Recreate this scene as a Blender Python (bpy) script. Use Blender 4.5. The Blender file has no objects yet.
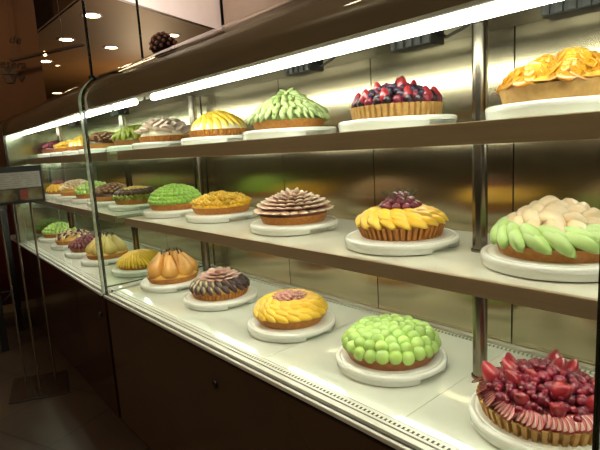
import bpy, bmesh, math, random
from mathutils import Matrix, Vector, Euler
random.seed(7)
PI = math.pi
S = bpy.context.scene
COL = S.collection
H = 1.29            # eye height of the photographer

# ------------------------------------------------------------------ helpers
def lin(h):
    h = h.lstrip('#'); o = []
    for i in (0, 2, 4):
        v = int(h[i:i+2], 16)/255
        o.append(v/12.92 if v <= .04045 else ((v+.055)/1.055)**2.4)
    return (*o, 1)

class NT:
    def __init__(s, name):
        s.m = bpy.data.materials.new(name); s.m.use_nodes = True
        s.t = s.m.node_tree; s.t.nodes.clear()
        s.out = s.n('ShaderNodeOutputMaterial')
    def n(s, typ, **kw):
        x = s.t.nodes.new(typ)
        for k, v in kw.items(): setattr(x, k, v)
        return x
    def l(s, a, b): s.t.links.new(a, b)

def bsdf(nt, rough=.4, metallic=0, coat=0, sss=0, spec=.5, aniso=0):
    b = nt.n('ShaderNodeBsdfPrincipled')
    b.inputs['Roughness'].default_value = rough
    b.inputs['Metallic'].default_value = metallic
    b.inputs['Coat Weight'].default_value = coat
    b.inputs['Coat Roughness'].default_value = .12
    b.inputs['Specular IOR Level'].default_value = spec
    b.inputs['Anisotropic'].default_value = aniso
    if sss:
        b.inputs['Subsurface Weight'].default_value = sss
        b.inputs['Subsurface Radius'].default_value = (1, .8, .4)
        b.inputs['Subsurface Scale'].default_value = .006
    nt.l(b.outputs[0], nt.out.inputs[0])
    return b

MATS = {}
def P(name, c1, c2=None, rough=.4, scale=60, metallic=0, coat=0, sss=0, bump=0, spec=.5, jitter=0, stretch=None):
    """procedural surface: two tones mixed by noise, optional bump"""
    if name in MATS: return MATS[name]
    nt = NT(name); b = bsdf(nt, rough, metallic, coat, sss, spec)
    tc = nt.n('ShaderNodeTexCoord'); no = nt.n('ShaderNodeTexNoise')
    no.inputs['Scale'].default_value = scale; no.inputs['Detail'].default_value = 4
    src = tc.outputs['Object']
    if stretch:
        mp = nt.n('ShaderNodeMapping'); mp.inputs['Scale'].default_value = stretch
        nt.l(src, mp.inputs['Vector']); src = mp.outputs[0]
    nt.l(src, no.inputs['Vector'])
    rp = nt.n('ShaderNodeValToRGB')
    rp.color_ramp.elements[0].position = .32; rp.color_ramp.elements[1].position = .68
    rp.color_ramp.elements[0].color = lin(c1); rp.color_ramp.elements[1].color = lin(c2 or c1)
    nt.l(no.outputs['Fac'], rp.inputs[0]); col = rp.outputs[0]
    if jitter:
        oi = nt.n('ShaderNodeObjectInfo'); hs = nt.n('ShaderNodeHueSaturation')
        ma = nt.n('ShaderNodeMapRange'); ma.inputs['To Min'].default_value = 1-jitter; ma.inputs['To Max'].default_value = 1+jitter
        nt.l(oi.outputs['Random'], ma.inputs['Value']); nt.l(ma.outputs[0], hs.inputs['Value'])
        nt.l(col, hs.inputs['Color']); col = hs.outputs[0]
    nt.l(col, b.inputs['Base Color'])
    if bump:
        bp = nt.n('ShaderNodeBump'); bp.inputs['Strength'].default_value = bump; bp.inputs['Distance'].default_value = .002
        nt.l(no.outputs['Fac'], bp.inputs['Height']); nt.l(bp.outputs[0], b.inputs['Normal'])
    MATS[name] = nt.m
    return nt.m

def GRAD(name, stops, axis=0, rough=.35, coat=.4, sss=0, jitter=.12, noise=.15):
    """fruit flesh whose own colour runs along the piece (skin to flesh)"""
    nt = NT(name); b = bsdf(nt, rough, 0, coat, sss)
    tc = nt.n('ShaderNodeTexCoord'); sp = nt.n('ShaderNodeSeparateXYZ'); nt.l(tc.outputs['Generated'], sp.inputs[0])
    no = nt.n('ShaderNodeTexNoise'); no.inputs['Scale'].default_value = 70; nt.l(tc.outputs['Object'], no.inputs['Vector'])
    ad = nt.n('ShaderNodeMath', operation='MULTIPLY_ADD'); ad.inputs[1].default_value = noise*2; ad.inputs[2].default_value = -noise
    nt.l(no.outputs['Fac'], ad.inputs[0])
    a2 = nt.n('ShaderNodeMath', operation='ADD'); nt.l(sp.outputs[axis], a2.inputs[0]); nt.l(ad.outputs[0], a2.inputs[1])
    rp = nt.n('ShaderNodeValToRGB'); cr = rp.color_ramp
    while len(cr.elements) < len(stops): cr.elements.new(.5)
    for e, (p, c) in zip(cr.elements, stops): e.position = p; e.color = lin(c)
    nt.l(a2.outputs[0], rp.inputs[0])
    oi = nt.n('ShaderNodeObjectInfo'); hs = nt.n('ShaderNodeHueSaturation')
    ma = nt.n('ShaderNodeMapRange'); ma.inputs['To Min'].default_value = 1-jitter; ma.inputs['To Max'].default_value = 1+jitter
    nt.l(oi.outputs['Random'], ma.inputs['Value']); nt.l(ma.outputs[0], hs.inputs['Value'])
    nt.l(rp.outputs[0], hs.inputs['Color']); nt.l(hs.outputs[0], b.inputs['Base Color'])
    return nt.m

def EMIT(name, c, s):
    nt = NT(name); e = nt.n('ShaderNodeEmission'); e.inputs[0].default_value = lin(c); e.inputs[1].default_value = s
    nt.l(e.outputs[0], nt.out.inputs[0]); return nt.m

def GLASS(name, tint, refl=1.0, rough=0.0):
    nt = NT(name)
    tr = nt.n('ShaderNodeBsdfTransparent'); tr.inputs[0].default_value = (*tint, 1)
    gl = nt.n('ShaderNodeBsdfGlossy'); gl.inputs['Roughness'].default_value = rough
    fr = nt.n('ShaderNodeFresnel'); fr.inputs[0].default_value = 1.45
    mu = nt.n('ShaderNodeMath', operation='MULTIPLY'); mu.inputs[1].default_value = refl
    ge = nt.n('ShaderNodeNewGeometry'); iv = nt.n('ShaderNodeMath', operation='SUBTRACT'); iv.inputs[0].default_value = 1; nt.l(ge.outputs['Backfacing'], iv.inputs[1])
    m0 = nt.n('ShaderNodeMath', operation='MULTIPLY'); nt.l(fr.outputs[0], m0.inputs[0]); nt.l(iv.outputs[0], m0.inputs[1])
    nt.l(m0.outputs[0], mu.inputs[0])
    mx = nt.n('ShaderNodeMixShader'); nt.l(mu.outputs[0], mx.inputs[0]); nt.l(tr.outputs[0], mx.inputs[1]); nt.l(gl.outputs[0], mx.inputs[2])
    nt.l(mx.outputs[0], nt.out.inputs[0]); return nt.m

def link(o, parent=None):
    COL.objects.link(o)
    if parent: o.parent = parent
    return o

def obj(name, bm, mat, parent=None, smooth=False, loc=None):
    me = bpy.data.meshes.new(name)
    bmesh.ops.recalc_face_normals(bm, faces=bm.faces)
    bm.to_mesh(me); bm.free()
    if smooth:
        for p in me.polygons: p.use_smooth = True
        me.set_sharp_from_angle(angle=math.radians(42))
    for m in (mat if isinstance(mat, (list, tuple)) else [mat]): me.materials.append(m)
    o = bpy.data.objects.new(name, me)
    if loc: o.location = loc
    return link(o, parent)

def thing(name, label, cat, loc=(0, 0, 0), rz=0, group=None):
    o = bpy.data.objects.new(name, None); o.empty_display_size = .05
    o.location = loc; o.rotation_euler = (0, 0, rz)
    o['label'] = label; o['category'] = cat
    if group: o['group'] = group
    return link(o)

def tag(o, label, cat, group=None):
    o['label'] = label; o['category'] = cat
    if group: o['group'] = group
    return o

def struct(name, bm, mat, label, cat, smooth=False):
    o = obj(name, bm, mat, None, smooth); o['kind'] = 'structure'; o['label'] = label; o['category'] = cat
    return o

ID = lambda p: p
def box(bm, x0, x1, y0, y1, z0, z1, tf=ID, bev=0):
    vs = [bm.verts.new(tf(Vector((x, y, z)))) for z in (z0, z1) for y in (y0, y1) for x in (x0, x1)]
    fs = [bm.faces.new([vs[i] for i in q]) for q in ((0, 2, 3, 1), (4, 5, 7, 6), (0, 1, 5, 4), (2, 6, 7, 3), (0, 4, 6, 2), (1, 3, 7, 5))]
    if bev:
        es = list({e for f in fs for e in f.edges})
        bmesh.ops.bevel(bm, geom=es, offset=bev, segments=2, affect='EDGES', profile=.5)
    return bm

def prism(bm, poly, x0, x1, tf=ID):
    """extrude a (y,z) polygon along x"""
    a = [bm.verts.new(tf(Vector((x0, y, z)))) for y, z in poly]
    b = [bm.verts.new(tf(Vector((x1, y, z)))) for y, z in poly]
    n = len(poly)
    for i in range(n):
        j = (i+1) % n; bm.faces.new((a[i], a[j], b[j], b[i]))
    bm.faces.new(a); bm.faces.new(b)
    return bm

def tube(bm, p, q, r, r2=None, seg=12, cap=True):
    p, q = Vector(p), Vector(q); d = (q-p).normalized()
    u = d.orthogonal().normalized(); v = d.cross(u); r2 = r if r2 is None else r2
    A = [bm.verts.new(p+r*(math.cos(2*PI*i/seg)*u+math.sin(2*PI*i/seg)*v)) for i in range(seg)]
    B = [bm.verts.new(q+r2*(math.cos(2*PI*i/seg)*u+math.sin(2*PI*i/seg)*v)) for i in range(seg)]
    for i in range(seg):
        j = (i+1) % seg; bm.faces.new((A[i], A[j], B[j], B[i]))
    if cap: bm.faces.new(A); bm.faces.new(B)
    return bm

def lathe(bm, prof, seg=32, mod=None, off=(0, 0, 0)):
    """revolve (r,z) profile; mod(k, angle, r, z) may change the radius"""
    rings = []
    for k, (r, z) in enumerate(prof):
        if r < 1e-6: rings.append([bm.verts.new(Vector(off)+Vector((0, 0, z)))])
        else:
            ring = []
            for i in range(seg):
                a = 2*PI*i/seg; rr = mod(k, a, r, z) if mod else r
                ring.append(bm.verts.new(Vector(off)+Vector((rr*math.cos(a), rr*math.sin(a), z))))
            rings.append(ring)
    for A, B in zip(rings, rings[1:]):
        for i in range(seg):
            j = (i+1) % seg
            if len(A) == 1 and len(B) == 1: continue
            if len(A) == 1: bm.faces.new((A[0], B[i], B[j]))
            elif len(B) == 1: bm.faces.new((A[i], A[j], B[0]))
            else: bm.faces.new((A[i], A[j], B[j], B[i]))
    return bm

# ------------------------------------------------------------------ materials
M_floor = None
def floor_mat():
    nt = NT('dark floor tile'); b = bsdf(nt, .32)
    tc = nt.n('ShaderNodeTexCoord'); mp = nt.n('ShaderNodeMapping'); mp.inputs['Rotation'].default_value = (0, 0, math.radians(-22))
    mp.inputs['Location'].default_value = (.22, .05, 0)
    br = nt.n('ShaderNodeTexBrick'); br.offset = 0
    br.inputs['Color1'].default_value = lin('#41332a'); br.inputs['Color2'].default_value = lin('#463729'); br.inputs['Mortar'].default_value = lin('#171310')
    br.inputs['Scale'].default_value = 1; br.inputs['Brick Width'].default_value = .45; br.inputs['Row Height'].default_value = .45; br.inputs['Mortar Size'].default_value = .005
    nt.l(tc.outputs['Object'], mp.inputs[0]); nt.l(mp.outputs[0], br.inputs['Vector'])
    no = nt.n('ShaderNodeTexNoise'); no.inputs['Scale'].default_value = 6; no.inputs['Detail'].default_value = 6
    nt.l(tc.outputs['Object'], no.inputs['Vector'])
    mx = nt.n('ShaderNodeMixRGB', blend_type='MULTIPLY'); mx.inputs[0].default_value = .5
    nt.l(br.outputs['Color'], mx.inputs[1]); nt.l(no.outputs['Fac'], mx.inputs[2]); nt.l(mx.outputs[0], b.inputs['Base Color'])
    return nt.m
def steel_mat(name, c, rough, aniso, scale):
    nt = NT(name); b = bsdf(nt, rough, 1.0, aniso=aniso)
    tc = nt.n('ShaderNodeTexCoord'); mp = nt.n('ShaderNodeMapping'); mp.inputs['Scale'].default_value = scale
    no = nt.n('ShaderNodeTexNoise'); no.inputs['Scale'].default_value = 1; no.inputs['Detail'].default_value = 3
    nt.l(tc.outputs['Object'], mp.inputs[0]); nt.l(mp.outputs[0], no.inputs['Vector'])
    rp = nt.n('ShaderNodeMapRange'); rp.inputs['To Min'].default_value = rough*.8; rp.inputs['To Max'].default_value = rough*1.25
    nt.l(no.outputs['Fac'], rp.inputs['Value']); nt.l(rp.outputs[0], b.inputs['Roughness'])
    b.inputs['Base Color'].default_value = lin(c)
    if aniso:
        tg = nt.n('ShaderNodeTangent', direction_type='RADIAL', axis='Z'); nt.l(tg.outputs[0], b.inputs['Tangent'])
    return nt.m
def vent_mat(name='perforated white vent', dot='#1a1712', wid=.5):
    nt = NT(name); b = bsdf(nt, .35)
    tc = nt.n('ShaderNodeTexCoord'); sp = nt.n('ShaderNodeSeparateXYZ'); nt.l(tc.outputs['Object'], sp.inputs[0])
    m1 = nt.n('ShaderNodeMath', operation='MULTIPLY'); m1.inputs[1].default_value = 1/.012; nt.l(sp.outputs[0], m1.inputs[0])
    fr = nt.n('ShaderNodeMath', operation='FRACT'); nt.l(m1.outputs[0], fr.inputs[0])
    lt = nt.n('ShaderNodeMath', operation='LESS_THAN'); lt.inputs[1].default_value = wid; nt.l(fr.outputs[0], lt.inputs[0])
    mx = nt.n('ShaderNodeMixRGB'); mx.inputs[1].default_value = lin('#cfcdb8'); mx.inputs[2].default_value = lin(dot)
    nt.l(lt.outputs[0], mx.inputs[0]); nt.l(mx.outputs[0], b.inputs['Base Color'])
    return nt.m

M = dict(
 floor=floor_mat(),
 ceil=P('brown ceiling', '#70502a', '#765630', .55, 3),
 ceil_hi=P('pale ceiling', '#b9a58f', '#c0ad98', .8, 3),
 white_wall=P('pinkish white plaster', '#e6d9cf', '#eadfd6', .85, 5),
 tan_wall=P('tan plaster', '#9c8a78', '#a4927f', .85, 5),
 wall=P('brown plaster', '#5e3f27', '#65452b', .8, 2.5),
 wall_dark=P('dark brown plaster', '#4a3323', '#503828', .8, 3),
 wains=P('dark red panelling', '#4a1712', '#521a14', .35, 4),
 skirt=P('pale skirting', '#8a775c', '#93805f', .5, 8),
 panel=P('dark brown lacquer', '#3f2e20', '#433120', .13, 5, spec=.6),
 panel_red_reflect=P('brown lacquer tinted by red reflection', '#2f1a12', '#331b11', .16, 5, spec=.6),  # red reflection on the left case put into its lacquer colour
 plinth=P('black plinth', '#100d0b', '#14110e', .5, 10),
 deck=P('white display deck', '#d0d2c4', '#d4d6c8', .02, 3),
 bed=P('brown board', '#7a6a50', '#80705a', .6, 8),
 shelf=P('white shelf board', '#d6d3c2', '#dbd8c8', .09, 3),
 rail=P('bronze satin rail', '#a38b6c', '#ab9474', .35, 3, metallic=.25, stretch=(1, 40, 80)),
 steel=steel_mat('brushed steel back', '#bfb294', .22, .8, (6, 6, 500)),
 steel_end=steel_mat('greenish steel end', '#9aa48c', .16, 0, (6, 6, 200)),
 pole=steel_mat('steel pole', '#8e8576', .24, 0, (300, 300, 4)),
 trim=P('pale aluminium trim', '#c9c5b4', '#d0ccbc', .25, 20, metallic=.5),
 trim_white=P('white enamel trim', '#bfbdb0', '#c5c3b6', .3, 20),
 gap=P('black rubber seal', '#0c0b0a', '#100f0d', .5, 30),
 hood=P('brown smoked hood', '#6e5d4b', '#76654f', .25, 2.2, spec=.6),
 caseceil=steel_mat('grey case ceiling', '#8f8a7c', .4, 0, (5, 60, 60)),
 black=P('black plastic', '#15130f', '#1b1916', .45, 40),
 track=P('dark brown track', '#3f2c1c', '#453020', .5, 30),
 holder=P('dark grey holder', '#2b2a26', '#35332e', .3, 40),
 vent=vent_mat(), vent_soft=vent_mat('perforated rear vent', '#6d6650', .4),
 glass=GLASS('clear pane', (.97, .985, .965), 1.0),
 glass_green=GLASS('greenish pane', (.89, .945, .90), .8),
 edge=P('dark pane edge', '#1c211a', '#30372c', .15, 40, spec=.8),
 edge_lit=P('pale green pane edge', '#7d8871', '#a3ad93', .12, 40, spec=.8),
 tube=EMIT('tube light', '#f6faec', 13),
 tube_dim=EMIT('shelf tube light', '#f5f8e8', 11),
 tube_front=EMIT('front shelf tube light', '#f5f8e8', 14),
 down=EMIT('downlight lamp', '#ffe9b8', 14),
 down_dim=EMIT('distant downlight lamp', '#ffdf9c', 5),
 china=P('white cake plate', '#ebece4', '#eeefe7', .2, 12, coat=.3),
 crust=P('baked crust', '#b5702c', '#c98a3f', .6, 90, bump=.5),
 crust_dk=P('dark baked crust', '#94552a', '#aa6a35', .6, 90, bump=.5),
 crust_pale=P('pale fluted crust', '#b98c4c', '#cb9f5c', .6, 90, bump=.4),
 cream=P('white cream', '#ece3c4', '#f1e8cc', .4, 40),
 custard=P('yellow custard', '#e0b24a', '#e8bd5a', .35, 40),
 mango=GRAD('mango flesh', [(0, '#f0b01c'), (.5, '#f9c428'), (1, '#fbd24a')], 0, .38, .35, jitter=.07),
 mango_pale=GRAD('pale mango flesh', [(0, '#f0c02c'), (1, '#f6d45a')], 0, .4, .3, jitter=.07),
 amber=GRAD('amber peach flesh', [(0, '#c47e14'), (.5, '#d69622'), (1, '#e8b448')], 2, .3, .5, jitter=.08),
 mango_rose=GRAD('mango ribbon', [(0, '#fcc02a'), (.5, '#ffcc36'), (1, '#ffda5c')], 2, .4, .3, jitter=.06),
 melon=GRAD('green melon flesh', [(0, '#c6dc98'), (.6, '#bdd98a'), (1, '#a6c96e')], 0, .38, .35, jitter=.08),
 melon_pale=GRAD('pale green melon flesh', [(0, '#c6d29c'), (.6, '#bccb8c'), (1, '#a9c077')], 0, .4, .3, jitter=.08),
 grape=P('green grape', '#b2d470', '#bddc80', .22, 35, coat=.35, sss=.4, jitter=.08),
 lime=P('sliced muscat grape', '#8bb93f', '#9bc74e', .3, 35, coat=.35, jitter=.1),
 olive=P('olive green fruit', '#8a8f2a', '#9ba03a', .35, 50, coat=.3, jitter=.18),
 fig=GRAD('pink fig flesh', [(0, '#a87a74'), (.5, '#bd8f84'), (.74, '#d8b29a'), (.95, '#f2e0c2')], 0, .4, .3),
 fig_rose=GRAD('rosy fig flesh', [(0, '#a85a50'), (.5, '#c9857a'), (1, '#e0ab9a')], 0, .4, .3),
 fig_fill=P('mauve fig filling', '#a87c72', '#b88c80', .5, 50),
 fig_pale=GRAD('pale rosy fig flesh', [(0, '#a8625c'), (.5, '#cf9a8e'), (1, '#e6c0ac')], 0, .4, .3),
 fig_dark=GRAD('dark fig skin', [(0, '#3a2228'), (.66, '#4b3338'), (.78, '#7d6a54'), (.9, '#d2c08c'), (1, '#d8c896')], 1, .32, .4, noise=.08),
 fig_brown=GRAD('brown fig flesh', [(0, '#6b3a2a'), (.6, '#8f5b42'), (1, '#b78a66')], 0, .4, .3),
 choco=P('chocolate brown fruit', '#4e2a1a', '#6a3d26', .35, 60, coat=.2, jitter=.15),
 peach=GRAD('white peach flesh', [(0, '#ebcb9e'), (.6, '#f2d8b0'), (1, '#f5e2c2')], 0, .32, .4, jitter=.06),
 pinkwhite=GRAD('pinkish white flesh', [(0, '#c9a79c'), (.6, '#dcc6b6'), (1, '#ead9c6')], 0, .4, .3, jitter=.08),
 straw=P('strawberry skin', '#95232d', '#ad333c', .3, 90, coat=.4, bump=.6, jitter=.15),
 straw_pale=P('pale strawberry flesh', '#d9b2a0', '#e0bdab', .35, 60, coat=.3), straw_mid=P('pink strawberry flesh', '#b4525a', '#bf626a', .35, 60, coat=.3),
 rasp=P('raspberry', '#772036', '#8a2c42', .38, 60, coat=.2, jitter=.2),
 currant=P('red currant', '#7a1828', '#932236', .2, 60, coat=.5, jitter=.25),
 blue=P('blueberry', '#2a2436', '#3b3450', .45, 60, jitter=.2),
 blackb=P('blackberry', '#24161f', '#38222f', .35, 60, coat=.3, jitter=.2),
 cherry=P('dusky cherry', '#6f2330', '#83303c', .2, 60, coat=.5, jitter=.1),
 dkred=P('dark red fruit', '#6e2a33', '#8a4246', .35, 60, coat=.3, jitter=.2),
 pear=P('poached pear', '#d0923e', '#dda552', .35, 30, coat=.35, jitter=.06),
 pear_pale=P('pale poached pear', '#c8ad5c', '#d6bd72', .35, 30, coat=.35, jitter=.06),
 stem=P('brown stem', '#3c2614', '#4a3220', .7, 90),
 herb=P('herb sprig', '#56603a', '#6a7448', .6, 90),
)

# ------------------------------------------------------------------ room
def quad(pts):
    bm = bmesh.new(); bm.faces.new([bm.verts.new(p) for p in pts]); return bm
def slab(pts, z0, z1):
    bm = bmesh.new()
    a = [bm.verts.new((x, y, z0)) for x, y in pts]; b = [bm.verts.new((x, y, z1)) for x, y in pts]
    n = len(pts)
    for i in range(n): bm.faces.new((a[i], a[(i+1) % n], b[(i+1) % n], b[i]))
    bm.faces.new(a); bm.faces.new(b); return bm
def wall(p, q, t, z0, z1):
    p, q = Vector(p), Vector(q); d = (q-p).normalized(); n = Vector((d.y, -d.x))*t
    return slab([p, q, q+n, p+n], z0, z1)

ZLOW, ZHI = H+1.35, 3.5
E1a, E1b = Vector((-3.93, .80)), Vector((-4.95, 3.30))       # near edge of the dropped ceiling
struct('floor', slab([(-13, -4), (4, -4), (4, 8), (-13, 8)], -.1, 0), M['floor'], 'dark brown tiled shop floor', 'floor')
struct('ceiling', slab([(-13, -4), (4, -4), (4, 8), (-13, 8)], ZHI, ZHI+.1), M['ceil_hi'], 'high pale ceiling above the shop', 'ceiling')
DROP = [(-4.32, 1.62), (E1b.x, E1b.y), (E1b.x-1.8, 7.7), (-12.6, 7.7), (-12.6, 1.62)]
struct('ceiling_low', slab(DROP, ZLOW, ZLOW+.06), M['ceil'], 'lower brown ceiling with round downlights', 'ceiling')
struct('trim_1', wall(E1b, (-4.255, 1.62), .05, ZLOW, ZHI), M['white_wall'], 'white vertical face above the edge of the brown ceiling', 'fascia')
struct('trim_2', wall((-4.25, 1.60), (-12.6, 1.60), -.02, ZLOW, ZHI), M['wall'], 'brown vertical face along the lower ceiling', 'fascia')
struct('wall_back', wall((4, 3.30), (E1b.x+.06, 3.30), .12, 0, ZHI), M['tan_wall'], 'tan wall behind the display case', 'wall')
struct('wall_far', wall((-12.8, -4), (-12.8, 8), .1, 0, ZHI), M['wall_dark'], 'far dark brown wall of the room', 'wall')
struct('wall_rear', wall((-13, 7.8), (-4, 7.8), -.1, 0, ZHI), M['wall_dark'], 'dark rear wall beyond the low ceiling', 'wall')
bm = wall((-4.88, -4), (-4.88, 1.33), -.12, 0, ZHI)
struct('wall_left', bm, M['wall'], 'brown wall with dark lettering at the left', 'wall')
struct('trim_3', box(bmesh.new(), -4.88, -4.862, -4, 1.33, .07, .95), M['wains'], 'dark red lower panelling of the left wall', 'panelling')
struct('baseboard_left', box(bmesh.new(), -4.88, -4.855, -4, 1.33, 0, .07), M['skirt'], 'pale skirting board at the foot of the left wall', 'baseboard')
struct('wall_front', wall((-5, -3.9), (4, -3.9), .1, 0, ZHI), M['wall_dark'], 'dark wall opposite the display case', 'wall')
struct('wall_right', wall((3.9, 8), (3.9, -4), .1, 0, ZHI), M['wall_dark'], 'dark wall at the right end of the shop', 'wall')

# downlights
def disc_light(x, y, z, r, mat, label, grp):
    t = thing('downlight', label, 'ceiling light', (x, y, z), 0, grp)
    bm = lathe(bmesh.new(), [(r*.86, 0), (r*1.12, 0), (r*1.15, -.006), (r*1.1, -.012), (r*.9, -.01), (r*.86, 0)], 28)
    obj('trim_ring', bm, M['ceil_hi'], t, True)
    bm = lathe(bmesh.new(), [(0, -.006), (r*.6, -.008), (r*.88, -.004), (r*.88, 0)], 28)
    obj('lamp', bm, mat, t, True)
DL = [(-4.98, 1.861, .085, 'down', 'round downlight, largest and topmost on the brown ceiling beside the nearer glass rod'),
      (-6.08, 1.95, .082, 'down', 'round downlight lower left of the topmost one on the brown ceiling'),
      (-6.29, 2.54, .08, 'down', 'round downlight midway between the two hanging glass edges'),
      (-7.5, 2.09, .085, 'down', 'leftmost bright round downlight on the brown ceiling'),
      (-5.39, 2.90, .085, 'down', 'round downlight beside the dark berry ornament on the case'),
      (-10.9, 3.19, .11, 'down_dim', 'lowest and most distant yellow downlight above the case end'),
      (-7.75, 2.32, .035, 'down_dim', 'tiny lamp just below the leftmost bright downlight'),
      (-8.3, 3.42, .035, 'down_dim', 'tiny faint ceiling lamp, left one of the pair between the glass edges'),
      (-8.4, 3.9, .03, 'down_dim', 'tiny faint ceiling lamp, right one of the pair between the glass edges')]
for x, y, r, m, lb in DL: disc_light(x, y, ZLOW, r, M[m], lb, 'downlights in the brown ceiling')
for k, (x, y) in enumerate([(-2.9, -1.1), (-1.4, -1.1), (.1, -1.1), (-2.9, -2.4), (-1.4, -2.4), (.1, -2.4)]):
    disc_light(x, y, ZHI, .07, M['down'], 'round downlight in the high ceiling on the customer side of the shop', 'downlights over the customer side')

# track with a spotlight, hung from the ceiling
t = thing('track_light', 'thin dark lighting track with one small bright lamp near the left wall', 'track light', (-4.75, 1.33, H+.922))
bm = bmesh.new(); tube(bm, (0, -.27, -.08), (0, .34, .10), .016); obj('track', bm, M['track'], t)
bm = bmesh.new(); tube(bm, (0, .16, .05), (0, .16, ZHI-H-.922), .0025); tube(bm, (0, -.24, -.07), (0, -.24, ZHI-H-.922), .0025); obj('hanger', bm, M['track'], t)
bm = lathe(bmesh.new(), [(0, .012), (.012, .012), (.014, -.02), (.01, -.024), (0, -.024)], 14); obj('spot_lamp', bm, M['down_dim'], t, True)

# lettering and emblem on the left wall
def text(body, size, shear, mat, name, loc, rot, parent=None):
    c = bpy.data.curves.new(name, 'FONT'); c.body = body; c.size = size; c.shear = shear; c.extrude = .001; c.align_x = 'LEFT'
    o = bpy.data.objects.new(name, c); COL.objects.link(o); bpy.context.view_layer.update()
    dg = bpy.context.evaluated_depsgraph_get(); me = bpy.data.meshes.new_from_object(o.evaluated_get(dg), preserve_all_data_layers=False, depsgraph=dg)
    COL.objects.unlink(o); bpy.data.objects.remove(o)
    m = bpy.data.objects.new(name, me); me.materials.clear(); me.materials.append(mat)
    m.location = loc; m.rotation_euler = rot
    return link(m, parent)
M['ink'] = P('dark lettering', '#2a1a0e', '#2e1d10', .7, 40)
WR = (PI/2, 0, PI/2)        # facing +x, reading towards +y
t = thing('wall_lettering', 'dark italic lettering on the brown wall at the upper left', 'lettering', (-4.876, .94, H+.80))
text('mesera.', .095, .28, M['ink'], 'lettering_line', (.001, -.02, .005), WR, t)
text('de', .095, .28, M['ink'], 'lettering_line', (.001, .15, .21), WR, t)
text('~', .12, .2, M['ink'], 'lettering_line', (.001, .02, .235), WR, t)
M['facet1'] = P('brown grey facet', '#4a3a2c', '#524234', .6, 40)
M['facet2'] = P('dark brown facet', '#30241a', '#35281d', .6, 40)
t = thing('wall_emblem', 'dark emblem of triangles under the lettering on the brown wall', 'emblem', (-4.876, 1.0, H+.675))
def tri(pts, m, nm):
    bm = bmesh.new(); a = [bm.verts.new((.001, y, z)) for y, z in pts]; b = [bm.verts.new((.006, y, z)) for y, z in pts]
    n = len(pts)
    for i in range(n): bm.faces.new((a[i], a[(i+1) % n], b[(i+1) % n], b[i]))
    bm.faces.new(a); bm.faces.new(b); obj(nm, bm, M[m], t)
for i, (pts, m) in enumerate([
    ([(.02, .12), (.10, .13), (.06, .075)], 'facet2'), ([(.02, .12), (.06, .075), (.0, .07)], 'facet1'), ([(.10, .13), (.13, .075), (.06, .075)], 'facet1'),
    ([(0, .066), (.06, .070), (.035, .0)], 'facet1'), ([(.06, .07), (.115, .066), (.085, .005)], 'facet2'), ([(.06, .07), (.085, .005), (.035, .0)], 'facet1'),
    ([(.115, .07), (.18, .068), (.145, .01)], 'facet2'), ([(-.07, .10), (-.02, .10), (-.04, .03)], 'facet1')]):
    tri(pts, m, 'facet')

# ------------------------------------------------------------------ display cases
ZD, ZM, ZT = H-.60, H-.275, H+.026          # deck, middle shelf, top shelf surfaces
YF, YS, YB = .735, .858, 1.31
PIV = Vector((-2.22, .735, 0)); ANG = math.radians(-2.5)
RL = Matrix.Translation(PIV) @ Matrix.Rotation(ANG, 4, 'Z') @ Matrix.Translation(-PIV)
def tfl(p): return RL @ p
# outline of the front glass (y,z), upright then curling back over the hood
def glass_profile():
    pr = [(YF, ZD-.012)]
    pr += [(YF, H-.3), (YF, H), (YF, H+.19)]
    cx, cz, ry, rz = YF+.21, H+.24, .21, .135
    for i in range(0, 13):
        a = PI - (PI/2)*i/12
        pr.append((cx+ry*math.cos(a), cz+rz*math.sin(a)))
    pr += [(YB+.04, H+.377)]
    return pr
GP = glass_profile()
def offset(pr, d):
    o = []
    for i, (y, z) in enumerate(pr):
        a = pr[max(i-1, 0)]; b = pr[min(i+1, len(pr)-1)]
        ty, tz = b[0]-a[0], b[1]-a[1]; L = math.hypot(ty, tz)
        o.append((y+tz/L*d, z-ty/L*d))
    return o
def pane(x0, x1, tf, prof=GP, th=.008):
    bm = bmesh.new(); inn = offset(prof, th)
    def strip(pr):
        return [(bm.verts.new(tf(Vector((x0, y, z)))), bm.verts.new(tf(Vector((x1, y, z))))) for y, z in pr]
    A, B = strip(prof), strip(inn)
    for S_, in ((A,), (B,)):
        for (a, b), (c, d) in zip(S_, S_[1:]): bm.faces.new((a, b, d, c))
    for k in (0, 1):
        for i in range(len(A)-1): bm.faces.new((A[i][k], A[i+1][k], B[i+1][k], B[i][k]))
    bm.faces.new((A[0][0], A[0][1], B[0][1], B[0][0])); bm.faces.new((A[-1][0], A[-1][1], B[-1][1], B[-1][0]))
    return bm
def ribbon(x0, x1, tf, prof, th):      # closed strip following the profile
    return pane(x0, x1, tf, prof, th)

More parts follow.
